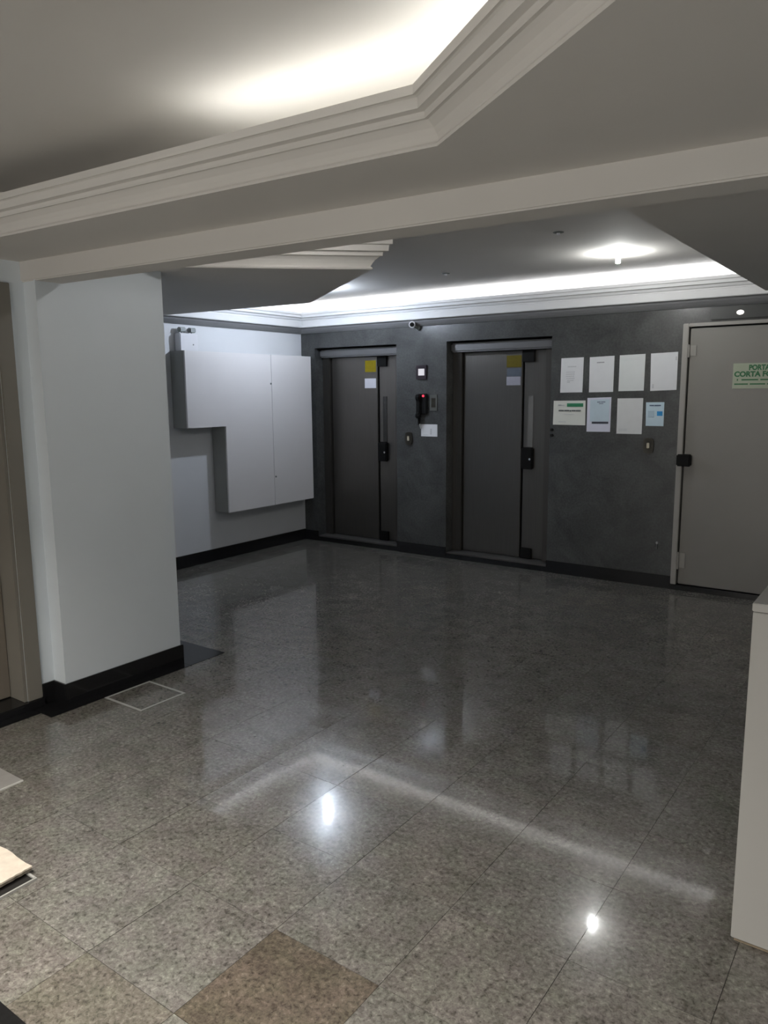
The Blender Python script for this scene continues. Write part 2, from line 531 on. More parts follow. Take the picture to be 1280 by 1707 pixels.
# ------------------------------------------------------------------ ceilings
SOF = 2.300      # lobby soffit
SOFF = 2.265     # entrance soffit
CEILF = 2.535     # top of the entrance tray
c = boxes('ceiling', [(-0.15, 7.1, -4.12, 0.05, CEIL, 2.70)], PLASTER)
tag(c, 'raised white plaster ceiling of the lift lobby', 'ceiling', kind='structure')
pen = [(0.0, -1.885), (1.655, -1.765), (2.962, -2.748), (2.010, -3.640), (2.010, PIL_Y1), (0.0, PIL_Y1)]
bm = bmesh.new(); add_prism(bm, pen, SOF, CEIL)
s = build('ceiling_soffit', bm, PLASTER)
tag(s, 'pointed lowered ceiling panel above the wall cabinet', 'ceiling', kind='structure')
s = box('ceiling_soffit', 4.60, 6.95, -3.97, -0.28, SOF, CEIL, PLASTER)
tag(s, 'lowered ceiling panel in front of the fire door', 'ceiling', kind='structure')

# beam, turned a touch from the back wall as the photograph shows
BDIR = Vector((3.2, 0.165)).normalized()


def bl(x, off=0.0):
    """front lower line of the beam at x, pushed back by off"""
    return (x, -4.196 + (x - 2.0) * 0.0516 + off)


bm = bmesh.new()
add_prism(bm, [bl(1.60), bl(6.95), bl(6.95, 0.155), bl(1.60, 0.155)], 2.169, 2.70)
bmesh.ops.recalc_face_normals(bm, faces=bm.faces)
s = build('ceiling_beam', bm, PLASTER, bevel=0.006)
tag(s, 'long plastered ceiling beam crossing the hall from the pale projecting wall', 'beam', kind='structure')

# entrance ceiling: low soffit round an eight-sided tray
tray = [(5.98, -5.580), (4.479, -4.472), (2.19, -4.567), (2.00, -4.75), (2.00, -8.20), (2.9, -9.1), (5.1, -9.1), (5.98, -8.4)]
tray = list(reversed(tray))       # anticlockwise? kept so that d > 0 points into the tray


def area(p):
    return sum(p[i][0] * p[(i + 1) % len(p)][1] - p[(i + 1) % len(p)][0] * p[i][1] for i in range(len(p))) / 2


if area(tray) < 0:
    tray.reverse()
# soffit slab with the tray cut out: bridge outer ring to inner ring
outer = [(1.60, -9.6), (6.95, -9.6), bl(6.95, 0.01), bl(1.60, 0.01)]


def ring_slab(outer, inner, z0, z1):
    from mathutils.geometry import tessellate_polygon
    tris = tessellate_polygon([[Vector((*p, 0)) for p in outer], [Vector((*p, 0)) for p in inner]])
    pts = outer + inner
    bm = bmesh.new()
    lo = [bm.verts.new((*p, z0)) for p in pts]; hi = [bm.verts.new((*p, z1)) for p in pts]
    for t in tris:
        bm.faces.new([lo[i] for i in t]); bm.faces.new([hi[i] for i in reversed(t)])
    n = len(outer)
    for base, k in ((0, n), (n, len(inner))):
        for i in range(k):
            a, b_ = base + i, base + (i + 1) % k
            bm.faces.new([lo[a], lo[b_], hi[b_], hi[a]])
    return bm


s = build('ceiling_soffit', ring_slab(outer, tray, SOFF, SOFF + 0.075), PLASTER)
tag(s, 'low flat ceiling border between the moulded tray and the beam', 'ceiling', kind='structure')
tray_wall = [Vector(p) for p in tray]
bm = bmesh.new()
add_sweep(bm, tray, [(-0.235, SOFF + 0.07), (-0.255, SOFF + 0.07), (-0.255, CEILF + 0.02), (-0.235, CEILF + 0.02)], True)
s = build('trim_4', bm, PLASTER)
tag(s, 'upright plaster side of the entrance ceiling tray', 'trim', kind='structure')
c = box('ceiling_tray', 1.7, 6.9, -9.55, -4.12, CEILF, 2.70, PLASTER)
tag(c, 'raised grey ceiling inside the moulded entrance tray', 'ceiling', kind='structure')


def ogee(z, s=1.0, back=0.0):
    """stepped tray moulding: bead, swept face, step, hollow, lip"""
    p = [(0.000, 0.000), (0.010, 0.000), (0.014, 0.006), (0.010, 0.012), (0.006, 0.014)]
    p += [(0.006, 0.018), (0.012, 0.030), (0.022, 0.044), (0.034, 0.054), (0.042, 0.060)]
    p += [(0.052, 0.060), (0.052, 0.068)]
    p += [(0.054, 0.078), (0.060, 0.092), (0.070, 0.104), (0.082, 0.110)]
    p += [(0.090, 0.110), (0.090, 0.134), (0.078, 0.134), (0.074, 0.080), (back, 0.070), (back, 0.0)]
    return [(d * s, z + h * s) for d, h in p]


bm = bmesh.new(); add_sweep(bm, tray, ogee(SOFF), True)
s = build('trim_1', bm, PLASTER)
tag(s, 'stepped white plaster moulding round the entrance ceiling tray', 'cornice', kind='structure')
pen_edge = [(0.0, -1.885), (1.655, -1.765), (2.962, -2.748), (2.012, -3.640)]
bm = bmesh.new(); add_sweep(bm, pen_edge, ogee(SOF, 1.12))
s = build('trim_2', bm, PLASTER)
tag(s, 'stepped white plaster moulding on the pointed lowered panel', 'cornice', kind='structure')
bm = bmesh.new(); add_sweep(bm, [(4.60, -0.28), (4.60, -3.90)][::-1], ogee(SOF, 1.12))
s = build('trim_3', bm, PLASTER)
tag(s, 'plaster moulding on the lowered panel by the fire door', 'cornice', kind='structure')

# cornice on the stone wall and the cabinet wall, with a light trough behind its lip
cor = [(0.0, 2.3005), (0.080, 2.3005), (0.086, 2.306), (0.086, 2.313), (0.086, 2.362),
       (0.076, 2.366), (0.076, 2.374), (0.090, 2.378), (0.098, 2.394), (0.112, 2.414), (0.130, 2.424), (0.142, 2.428),
       (0.142, 2.452), (0.132, 2.452), (0.130, 2.400), (0.012, 2.396), (0.012, 2.545), (0.0, 2.545)]
bm = bmesh.new(); add_sweep(bm, [(6.95, 0.0), (0.0, 0.0), (0.0, PIL_Y1)], cor)
s = build('trim_5', bm, TROUGH)
tag(s, 'white stepped cornice with hidden light above the lift doors', 'cornice', kind='structure')


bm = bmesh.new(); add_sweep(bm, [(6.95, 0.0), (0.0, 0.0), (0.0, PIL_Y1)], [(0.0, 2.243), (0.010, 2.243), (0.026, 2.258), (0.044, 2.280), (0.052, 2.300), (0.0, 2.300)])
s = build('trim_6', bm, mat('painted cornice shade', (0.19, 0.19, 0.195), 0.6, var=0.04, scale=6))  # grey colour stands in for the shade under the cornice
tag(s, 'narrow band under the white cornice, its shade painted grey', 'trim', kind='structure')


def strip(name, path, d, z, m, label):
    bm = bmesh.new()
    add_sweep(bm, path, [(d - 0.006, z - 0.004), (d + 0.006, z - 0.004), (d + 0.006, z), (d - 0.006, z)])
    o = build(name, bm, m)
    return tag(o, label, 'light strip', 'hidden cove light strips')


strip('light_strip', [(4.9, 0.0), (0.10, 0.0)], 0.064, 2.436, E_BACK, 'lit strip hidden on the cornice above the lift doors')
strip('light_strip', [(0.0, -0.12), (0.0, -1.80)], 0.064, 2.436, E_SIDE, 'lit strip hidden on the cornice above the wall cabinet')
pa = Vector((3.62, -4.5077)); pb = Vector((4.479, -4.472)); pc = Vector((5.65, -5.336))
strip('light_strip', [pc, pb, pa], -0.02, 2.375, E_FRONT, 'lit strip hidden behind the entrance tray moulding')

# ------------------------------------------------------------------ ceiling spots


def spot(x, y, bulb_mat, label, group, zc=CEIL, lit=True):
    t = empty('ceiling_spotlight', (x, y, zc))
    if not lit:
        bm = bmesh.new(); add_lathe(bm, [(0.032, 0.0), (0.032, -0.003), (0.016, -0.006), (0.014, 0.0)], (0, 0, 0))
        build('ring', bm, GPLAST, t)
        bm = bmesh.new(); add_lathe(bm, [(0.010, -0.001), (0.011, -0.010), (0.008, -0.016), (0.002, -0.018)], (0, 0, 0), 16)
        build('bulb', bm, WPLAST, t, smooth=True)
        return tag(t, label, 'spotlight', group)
    bm = bmesh.new()
    add_lathe(bm, [(0.040, 0.0), (0.040, -0.004), (0.030, -0.007), (0.022, -0.004), (0.020, 0.0)], (0, 0, 0))
    build('ring', bm, WPLAST, t, smooth=True)
    bm = bmesh.new()
    add_cyl(bm, (0, 0, 0), (0, 0, -0.020), 0.011)
    build('socket', bm, WPLAST, t)
    bm = bmesh.new()
    add_lathe(bm, [(0.010, -0.018), (0.015, -0.021), (0.015, -0.066), (0.012, -0.070), (0.004, -0.072)], (0, 0, 0), 20)
    build('bulb', bm, bulb_mat, t, smooth=True)
    return tag(t, label, 'spotlight', group)


spot(1.06, -0.975, E_COOL, 'lit cool white ceiling spotlight in front of the wall cabinet', 'ceiling spotlights of the lift lobby')
spot(3.778, -1.000, E_WARM, 'lit ceiling spotlight glowing above the notices beside the fire door', 'ceiling spotlights of the lift lobby')
spot(3.10, -3.52, E_NEAR, 'lit ceiling spotlight hidden just behind the beam', 'ceiling spotlights of the lift lobby')
spot(2.38, -0.945, CHROME, 'unlit ceiling spotlight in front of the lift doors, in line with the lit one', 'ceiling spotlights of the lift lobby', lit=False)
spot(3.72, -1.89, CHROME, 'unlit ceiling spotlight nearer the beam than the lit one', 'ceiling spotlights of the lift lobby', lit=False)


def fill_lamp(x, y, label):  # unseen lamp, added to brighten the near floor
    t = empty('fill_downlight', (x, y, CEILF))
    bm = bmesh.new()
    prof = [(0.100, 0.0), (0.100, -0.125), (0.093, -0.128), (0.088, -0.125), (0.088, -0.010), (0.010, -0.006)]
    add_lathe(bm, prof, (0, 0, 0), 32)
    build('can', bm, CANM, t)
    bm = bmesh.new(); add_lathe(bm, [(0.082, -0.012), (0.082, -0.020), (0.060, -0.023), (0.006, -0.024)], (0, 0, 0), 32)
    build('diffuser', bm, E_FILLCAN, t)['label'] = 'glowing diffuser'
    tag(t, label, 'downlight', 'added fill lights of the entrance tray')


CANM = mat('grey lamp can', (0.20, 0.20, 0.20), 0.5)
fill_lamp(3.35, -6.05, 'added cylindrical fill light in the entrance tray nearer the beige door')
fill_lamp(4.65, -6.15, 'added cylindrical fill light in the entrance tray nearer the white counter')

# ------------------------------------------------------------------ lift doors
LD = 0.155      # depth of the leaf face behind the wall face


def lift_door(name, o, label, slit_mat, stickers):
    t = empty(name, (o + EW / 2, LD, 0.045))
    inv = Matrix.Translation(-t.location)

    def part(pname, x0, x1, y0, y1, z0, z1, m, bevel=0.0, lab=None, parent=None):
        ob = box(pname, o + x0, o + x1, y0, y1, z0, z1, m, t, bevel)
        ob.data.transform(inv)
        if lab: ob['label'] = lab
        if parent is not None: ob.parent = parent
        return ob
    part('shaft_wall', 0.001, EW - 0.001, 0.285, 0.299, 0.046, OPZ - 0.001, RECESS)
    part('frame_post', 0.001, 0.096, LD - 0.035, LD + 0.06, 0.062, 1.986, STEELD, 0.004)
    part('frame_post', 0.955, EW - 0.001, LD - 0.035, LD + 0.06, 0.062, 1.986, STEELD, 0.004)
    part('header', 0.001, EW - 0.001, LD - 0.085, LD + 0.06, 1.988, 2.072, STEELH, 0.014, 'rounded steel header')
    part('leaf', 0.104, 0.712, LD, LD + 0.035, 0.066, 1.982, STEEL, 0.004)
    side = part('side_panel', 0.728, 0.953, LD + 0.012, LD + 0.04, 0.066, 1.982, STEEL, 0.004)
    part('window_slit', 0.772, 0.822, LD + 0.007, LD + 0.013, 1.110, 1.575, slit_mat, 0.0, None, side)
    part('hinge_cover', 0.714, 0.832, LD - 0.018, LD + 0.030, 1.880, 1.984, BLACKP, 0.004, 'black hinge cover')
    part('hinge_cover', 0.726, 0.838, LD - 0.018, LD + 0.030, 0.064, 0.160, BLACKP, 0.004, 'black hinge cover')
    h = part('handle', 0.722, 0.836, LD - 0.030, LD + 0.025, 0.905, 1.105, BLACKP, 0.010, 'black moulded door handle')
    bm = bmesh.new(); add_cyl(bm, (o + 0.815, LD - 0.036, 1.000), (o + 0.815, LD - 0.026, 1.000), 0.010)
    k = build('lock_cylinder', bm, CHROME, t); k.data.transform(inv); k.parent = h
    part('sill', 0.001, EW - 0.001, 0.004, 0.283, 0.0455, 0.060, SILL, 0.003, 'worn metal sill')
    for sx0, sx1, sz0, sz1, m, lab in stickers:
        part('sticker', sx0, sx1, LD - 0.0015, LD - 0.0002, sz0, sz1, m, 0.0, lab)
    tag(t, label, 'lift door', 'lift doors', kind='structure')


lift_door('door_1', E1, 'dark steel lift door beside the white wall cabinet', GLASSD,
          [(0.552, 0.692, 1.828, 1.946, YELLOW, 'yellow square sticker'), (0.546, 0.692, 1.662, 1.762, WHITEST, 'white paper sticker')])
lift_door('door_2', E2, 'dark steel lift door with pale window slit beside the notices', GLASSP,
          [(0.552, 0.702, 1.836, 1.942, OCHRE, 'yellow square sticker'), (0.556, 0.702, 1.752, 1.826, BLUEST, 'slate blue sticker'),
           (0.553, 0.694, 1.672, 1.750, WHITED, 'white paper sticker')])

# ------------------------------------------------------------------ fire door
t = empty('door_3', (4.47, 0, 0.046))


def fd(name, *a, **k):
    lab = k.pop('label', None)
    ob = box(name, *a, parent=t, **k)
    ob.data.transform(Matrix.Translation((-4.47, 0, -0.046)))
    if lab: ob['label'] = lab
    return ob


fd('frame_post', 3.976, 4.019, -0.022, 0.055, 0.047, 2.126, m=FIREF, bevel=0.004)
fd('frame_post', 4.922, 4.966, -0.022, 0.055, 0.047, 2.126, m=FIREF, bevel=0.004)
fd('frame_head', 4.0195, 4.9215, -0.022, 0.055, 2.100, 2.126, m=FIREF, bevel=0.003)
fd('rebate', 4.0195, 4.9215, 0.062, 0.115, 0.047, 2.099, m=RECESS)
leaf = fd('leaf', 4.029, 4.914, 0.004, 0.054, 0.052, 2.088, m=FIREP, bevel=0.004)
for z0, z1 in ((1.868, 1.965), (0.985, 1.02), (0.176, 0.316)):
    if z1 - z0 < 0.05:
        continue
    bm = bmesh.new()
    add_cyl(bm, (4.026, -0.010, z0), (4.026, -0.010, z1), 0.009, seg=14)
    add_box(bm, 4.026, 4.078, -0.004, 0.004, z0 + 0.012, z1 - 0.006)
    h = build('hinge', bm, FIREF, t); h.data.transform(Matrix.Translation((-4.47, 0, -0.046)))
fd('latch_box', 3.984, 4.088, -0.062, 0.003, 1.018, 1.112, m=BLACKP, bevel=0.008, label='black latch box')
tag(t, 'grey beige fire door with pale green notice', 'door', kind='structure')

# pale green notice on the fire door
sg = empty('door_sign', (4.535, 0.003, 1.62))
ob = box('plate', 4.352, 4.718, -0.0005, 0.0035, 1.624, 1.812, SIGN, sg); ob.data.transform(Matrix.Translation(-sg.location))
off = -sg.location
for body, size, z, wd in (('PORTA', 0.052, 1.762, 1.0), ('CORTA FOGO', 0.052, 1.714, 1.0)):
    ob = text('lettering', body, size, (4.535, -0.0008, z), SIGNTXT, sg, bold=0.0024, width=1.02)
    xs = [v.co.x for v in ob.data.vertices]; wd = max(xs) - min(xs)
    want = 0.145 if body == 'PORTA' else 0.345
    mid = (max(xs) + min(xs)) / 2
    for v in ob.data.vertices:
        v.co.x = 4.535 + (v.co.x - mid) * want / wd
    ob.data.transform(Matrix.Translation(off))
ob = boxes('small_print', [(4.383, 4.391, -0.0012, -0.0004, 1.682, 1.696), (4.415, 4.530, -0.0012, -0.0004, 1.684, 1.694), (4.545, 4.690, -0.0012, -0.0004, 1.684, 1.694),
                           (4.366, 4.462, -0.0012, -0.0004, 1.652, 1.662), (4.474, 4.580, -0.0012, -0.0004, 1.652, 1.662), (4.592, 4.700, -0.0012, -0.0004, 1.652, 1.662)], SIGNTXT, sg)
ob.data.transform(Matrix.Translation(off)); ob['kind'] = 'stuff'
tag(sg, 'pale green notice with dark green capital letters on the fire door', 'sign')

# dark bar with one lit lens over the fire door
el = empty('exit_light', (4.40, 0, 2.186))
for nm, a, m in (('housing', (-0.225, 0.22, -0.022, -0.0005, -0.044, 0.046), PURPLE), ):
    box(nm, *a, mat('smoked grey plastic', (0.035, 0.038, 0.036), 0.4, var=0.05), el, 0.004)
bm = bmesh.new(); add_cyl(bm, (-0.018, -0.022, 0.0), (-0.018, -0.027, 0.0), 0.017, seg=20)
ob = build('lens', bm, LEDS, el); ob['label'] = 'glowing white lens'
for v in ob.data.vertices:
    v.co.x = -0.018 + (v.co.x + 0.018) * 1.5
tag(el, 'dark light bar with a glowing lens over the fire door', 'emergency light')

# ------------------------------------------------------------------ beige door in the entrance wall
t = empty('door_4', (STR_X, (D0 + D1) / 2, 0.045))


def dd(name, *a, **k):
    ob = box(name, *a, parent=t, **k)
    ob.data.transform(Matrix.Translation(-t.location))
    return ob


dd('sill', 1.70, 1.934, D1 - 0.08, D0 + 0.079, 0.0026, 0.045, m=BLACKG, bevel=0.003)['label'] = 'black granite door sill'
dd('trim_post', STR_X, STR_X + 0.014, D0, D0 + 0.077, 0.046, 2.158, m=DOORT, bevel=0.003)
dd('trim_post', STR_X, STR_X + 0.014, D1 - 0.077, D1, 0.046, 2.158, m=DOORT, bevel=0.003)
dd('trim_head', STR_X, STR_X + 0.014, D1, D0, 2.081, 2.158, m=DOORT, bevel=0.003)
dd('jamb', 1.70, STR_X, D0 - 0.018, D0 - 0.0005, 0.046, 2.084, m=DOORT)
dd('jamb', 1.70, STR_X, D1 + 0.0005, D1 + 0.018, 0.046, 2.084, m=DOORT)
dd('jamb_head', 1.70, STR_X, D1 + 0.019, D0 - 0.019, 2.066, 2.084, m=DOORT)
lf = dd('leaf', 1.742, 1.778, D1 + 0.020, D0 - 0.020, 0.050, 2.064, m=DOORP, bevel=0.003)
bm = bmesh.new()
add_box(bm, 1.778, 1.786, D1 + 0.055, D1 + 0.095, 0.98, 1.14)
add_cyl(bm, (1.786, D1 + 0.075, 1.07), (1.83, D1 + 0.075, 1.07), 0.009)
add_cyl(bm, (1.83, D1 + 0.075, 1.07), (1.83, D1 + 0.19, 1.07), 0.009)
ob = build('handle', bm, CHROME, t); ob.data.transform(Matrix.Translation(-t.location)); ob.parent = lf
tag(t, 'beige door with flat trim on a black granite sill', 'door', kind='structure')

# ------------------------------------------------------------------ wall cabinet
t = empty('wall_cabinet', (0, -0.85, 0.485))
inv = Matrix.Translation(-t.location)
CY0, CY1, CYL = -1.770, -0.080, -1.315
CZ0, CZ1, CZM = 0.485, 1.998, 1.312
bm = bmesh.new()
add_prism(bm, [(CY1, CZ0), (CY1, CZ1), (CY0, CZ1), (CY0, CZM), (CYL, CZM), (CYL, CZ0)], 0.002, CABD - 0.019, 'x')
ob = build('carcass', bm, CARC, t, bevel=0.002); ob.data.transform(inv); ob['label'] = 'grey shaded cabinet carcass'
SEAM = -0.683
bm = bmesh.new()
add_prism(bm, [(SEAM - 0.002, CZ0), (SEAM - 0.002, CZ1), (CY0, CZ1), (CY0, CZM), (CYL, CZM), (CYL, CZ0)], CABD - 0.0185, CABD, 'x')
d1 = build('door', bm, LAMIN, t, bevel=0.0015); d1.data.transform(inv)
bm = bmesh.new()
add_prism(bm, [(CY1, CZ0), (CY1, CZ1), (SEAM + 0.002, CZ1), (SEAM + 0.002, CZ0)], CABD - 0.0185, CABD, 'x')
d2 = build('door', bm, LAMIN, t, bevel=0.0015); d2.data.transform(inv)
for y, z in ((SEAM - 0.012, 1.712), (SEAM + 0.020, 0.775)):
    bm = bmesh.new(); add_cyl(bm, (CABD, y, z), (CABD + 0.006, y, z), 0.009, seg=16)
    k = build('lock', bm, GPLAST, t); k.data.transform(inv); k.parent = d2 if y > SEAM else d1
tag(t, 'white stepped wall cabinet with two tall doors', 'cabinet')

# twin-head emergency light standing on the cabinet
t = empty('emergency_light', (0.004, -1.608, 2.0))
inv = Matrix.Translation(-t.location)
ob = box('housing', 0.004, 0.084, -1.713, -1.506, 2.0, 2.158, WPLAST, t, 0.006); ob.data.transform(inv)
bm = bmesh.new(); add_cyl(bm, (0.0845, -1.565, 2.06), (0.0875, -1.565, 2.06), 0.006, seg=14)
ob = build('test_button', bm, GPLAST, t); ob.data.transform(inv)
for yc in (-1.663, -1.548):
    bm = bmesh.new()
    add_box(bm, 0.030, 0.072, yc - 0.040, yc + 0.036, 2.168, 2.212)
    ob = build('lamp_head', bm, GPLAST, t, bevel=0.008); ob.data.transform(inv)
    bm = bmesh.new(); add_box(bm, 0.072, 0.075, yc - 0.030, yc + 0.026, 2.174, 2.206)
    g = build('lens', bm, mat('grey lamp lens', (0.30, 0.33, 0.33), 0.2), t); g.data.transform(inv); g.parent = ob
    bm = bmesh.new(); add_cyl(bm, (0.050, yc, 2.156), (0.050, yc, 2.170), 0.008, seg=12)
    ob2 = build('swivel', bm, WPLAST, t); ob2.data.transform(inv)
tag(t, 'white twin-lamp emergency light on top of the wall cabinet', 'emergency light')

# ------------------------------------------------------------------ things on the stone wall


def wall_item(name, x, z, label, cat, group=None):
    t = empty(name, (x, 0, z))
    return tag(t, label, cat, group)


# lift position display
t = wall_item('floor_display', 1.55, 1.807, 'dark framed square display lit white, between the lift doors', 'display')
boxes('frame', [(-0.058, 0.058, -0.018, -0.0005, -0.066, -0.032), (-0.058, 0.058, -0.018, -0.0005, 0.034, 0.067),
                (-0.058, -0.038, -0.018, -0.0005, -0.032, 0.034), (0.038, 0.058, -0.018, -0.0005, -0.032, 0.034)], PURPLE, t, 0.0)
box('screen', -0.037, 0.037, -0.012, -0.001, -0.031, 0.033, LEDW, t)['label'] = 'glowing white screen'

# intercom handset
t = wall_item('intercom_phone', 1.562, 1.476, 'black wall intercom handset with a red light, between the lift doors', 'intercom')
box('base', -0.058, 0.058, -0.030, -0.0005, -0.075, 0.125, BLACKP, t, 0.008)
bm = bmesh.new()
prof = [(-0.030, -0.115), (-0.068, -0.108), (-0.074, -0.080), (-0.056, -0.060), (-0.052, 0.050), (-0.066, 0.070), (-0.072, 0.104), (-0.058, 0.122), (-0.031, 0.120)]
add_prism(bm, prof, -0.052, -0.004, 'x')
build('handset', bm, BLACKP, t, bevel=0.008)
bm = bmesh.new(); add_cyl(bm, (0.022, -0.030, 0.104), (0.022, -0.036, 0.104), 0.012, seg=18)
build('indicator', bm, LEDR, t)['label'] = 'glowing red light'
pts = []
for i in range(80):
    a = i / 79
    pts.append((-0.030 + 0.012 * math.cos(a * 56), -0.026 + 0.010 * math.sin(a * 56), -0.075 - 0.100 * a))
tube('coiled_cord', pts, 0.0042, BLACKP, t)
bm = bmesh.new()
add_cyl(bm, (-0.018, -0.030, -0.168), (-0.006, -0.030, -0.212), 0.009, 0.006, 12)
build('plug', bm, mat('grey metal plug', (0.30, 0.32, 0.31), 0.35, metal=0.5), t)

# switch plate beside the intercom
t = wall_item('switch_plate', 1.685, 1.514, 'small grey switch plate beside the intercom handset', 'switch')
boxes('plate', [(-0.040, 0.040, -0.008, -0.0005, -0.077, -0.045), (-0.040, 0.040, -0.008, -0.0005, 0.045, 0.077),
                (-0.040, -0.024, -0.008, -0.0005, -0.045, 0.045), (0.024, 0.040, -0.008, -0.0005, -0.045, 0.045)],
      mat('dull grey plate', (0.075, 0.078, 0.070), 0.5), t)
box('switch', -0.0235, 0.0235, -0.005, -0.0005, -0.0445, 0.0445, DPLAST, t)

# note under the intercom
t = wall_item('paper_note', 1.633, 1.247, 'small white paper note below the intercom handset', 'paper')
box('sheet', -0.093, 0.093, -0.0014, -0.0004, -0.059, 0.059, PAPER, t)
boxes('printed_lines', [(0.012, 0.030, -0.0020, -0.0015, -0.040, 0.016), (-0.070, -0.010, -0.0020, -0.0015, -0.046, -0.042)], INKL, t)['kind'] = 'stuff'

# call buttons


def call_plate(x, z, label):
    t = wall_item('call_button', x, z, label, 'call button', 'lift call buttons')
    bm = bmesh.new()
    pts = []
    for k in range(24):
        a = 2 * math.pi * k / 24
        cx, cz = math.cos(a), math.sin(a)
        pts.append((0.043 * (abs(cx) ** 0.6) * (1 if cx >= 0 else -1), 0.064 * (abs(cz) ** 0.6) * (1 if cz >= 0 else -1)))
    add_prism(bm, pts, -0.014, -0.0005, 'y')
    build('plate', bm, DPLAST, t)
    box('button', -0.014, 0.014, -0.020, -0.013, -0.022, 0.026, CREAM, t, 0.004)


call_plate(1.398, 1.162, 'dark call button plate between the two lift doors, lower than the intercom')
call_plate(3.747, 1.169, 'dark call button plate below the notices beside the fire door')

# two key buttons at the edge of the second lift
t = wall_item('key_switch', 2.906, 1.256, 'pair of tiny black key buttons at the wall edge below the green certificate', 'switch')
for dz in (0.024, -0.024):
    bm = bmesh.new(); add_cyl(bm, (0, -0.0005, dz), (0, -0.010, dz), 0.013, seg=16)
    build('key_button', bm, BLACKP, t)

# small white plug low on the wall
t = wall_item('wall_plug', 3.852, 0.371, 'tiny white wall plug low down near the fire door', 'plug')
bm = bmesh.new(); add_cyl(bm, (0, -0.0005, 0), (0, -0.012, 0), 0.013, 0.009, 16)
build('cap', bm, mat('greyed white cap', (0.32, 0.32, 0.32), 0.5), t)
box('tail', -0.004, 0.004, -0.010, -0.0005, -0.050, -0.010, mat('grey tail', (0.12, 0.12, 0.12), 0.6), t)

# security camera under the cornice
t = wall_item('security_camera', 1.475, 2.262, 'small white security camera with black lens under the cornice', 'camera')
aim = Vector((0.52, -0.845, -0.12)).normalized()
p0 = Vector((-0.012, -0.040, 0.0))
bm = bmesh.new(); add_cyl(bm, p0, p0 + aim * 0.060, 0.030, 0.031, 24)
build('body', bm, WPLAST, t)
bm = bmesh.new(); add_cyl(bm, p0 + aim * 0.0602, p0 + aim * 0.064, 0.021, seg=24)
build('lens', bm, BLACKP, t)['label'] = 'black lens'
bm = bmesh.new(); add_cyl(bm, (0.03, -0.0005, -0.030), (0.03, -0.010, -0.030), 0.026, seg=16); add_cyl(bm, (0.03, -0.008, -0.030), (0.0, -0.050, -0.012), 0.008, seg=12)
build('bracket', bm, GPLAST, t)

# ------------------------------------------------------------------ notices
GN = 'paper notices beside the fire door'


def notice(corners, m, label):
    """sheet given by its corners (x, z): top-left, top-right, bottom-right, bottom-left"""
    cx = sum(c[0] for c in corners) / 4; cz = min(c[1] for c in corners)
    t = wall_item('paper_notice', cx, cz, label, 'notice', GN)
    bm = bmesh.new()
    # a sheet that lifts a little off the wall at its foot
    nx, nz = 6, 8
    tl, tr, br, bl_ = [Vector(c) for c in corners]
    front, back = [], []
    for j in range(nz + 1):
        v = j / nz
        for i in range(nx + 1):
            u = i / nx
            p = (tl * (1 - u) + tr * u) * (1 - v) + (bl_ * (1 - u) + br * u) * v
            lift = 0.002 + 0.0015 * v * v + 0.0008 * math.sin(u * 5 + cx * 9) * v
            front.append(bm.verts.new((p.x - cx, -lift - 0.0004, p.y - cz)))
            back.append(bm.verts.new((p.x - cx, -lift, p.y - cz)))
    W = nx + 1
    for j in range(nz):
        for i in range(nx):
            a = j * W + i
            bm.faces.new([front[a], front[a + 1], front[a + W + 1], front[a + W]])
            bm.faces.new([back[a], back[a + W], back[a + W + 1], back[a + 1]])
    rim = [j for j in range(W)] + [j * W + nx for j in range(1, nz + 1)] + [nz * W + i for i in range(nx - 1, -1, -1)] + [j * W for j in range(nz - 1, 0, -1)]
    for a, b_ in zip(rim, rim[1:] + rim[:1]):
        bm.faces.new([front[a], back[a], back[b_], front[b_]])
    build('sheet', bm, m, t)

    def mark(pname, u0, u1, v0, v1, mm, kind=None, y=-0.0058):
        def P(u, v):
            p = (tl * (1 - u) + tr * u) * (1 - v) + (bl_ * (1 - u) + br * u) * v
            return (p.x - cx, p.y - cz)
        bm = bmesh.new(); add_prism(bm, [P(u0, v0), P(u1, v0), P(u1, v1), P(u0, v1)], y, -0.0022, 'y')
        o = build(pname, bm, mm, t)
        if kind: o['kind'] = kind
        return o

    def lines(pname, rows, mm):
        bm = bmesh.new()
        for u0, u1, v0, v1 in rows:
            def P(u, v):
                p = (tl * (1 - u) + tr * u) * (1 - v) + (bl_ * (1 - u) + br * u) * v
                return (p.x - cx, p.y - cz)
            add_prism(bm, [P(u0, v0), P(u1, v0), P(u1, v1), P(u0, v1)], -0.0054, -0.0022, 'y')
        o = build(pname, bm, mm, t); o['kind'] = 'stuff'
        return o
    return mark, lines


mk, ln = notice([(2.975, 1.894), (3.175, 1.897), (3.172, 1.604), (2.972, 1.602)], PAPER, 'white sheet with a faint grey picture, upper row, closest to the lift door')
ln('printed_picture', [(0.30, 0.68, 0.24, 0.27), (0.24, 0.62, 0.40, 0.42), (0.24, 0.62, 0.46, 0.48), (0.24, 0.60, 0.52, 0.54), (0.26, 0.62, 0.58, 0.60),
                       (0.30, 0.58, 0.64, 0.66), (0.30, 0.42, 0.68, 0.71)], INKL)
mk, ln = notice([(3.227, 1.895), (3.437, 1.901), (3.436, 1.606), (3.229, 1.603)], PAPER, 'white sheet with a single short heading, upper row, second from the lift')
ln('printed_heading', [(0.30, 0.60, 0.15, 0.18)], INKG)
mk, ln = notice([(3.481, 1.902), (3.690, 1.907), (3.688, 1.614), (3.481, 1.611)], mat('ivory white paper', (0.72, 0.745, 0.74), 0.8, var=0.02, scale=15), 'blank white sheet, upper row, third from the lift')
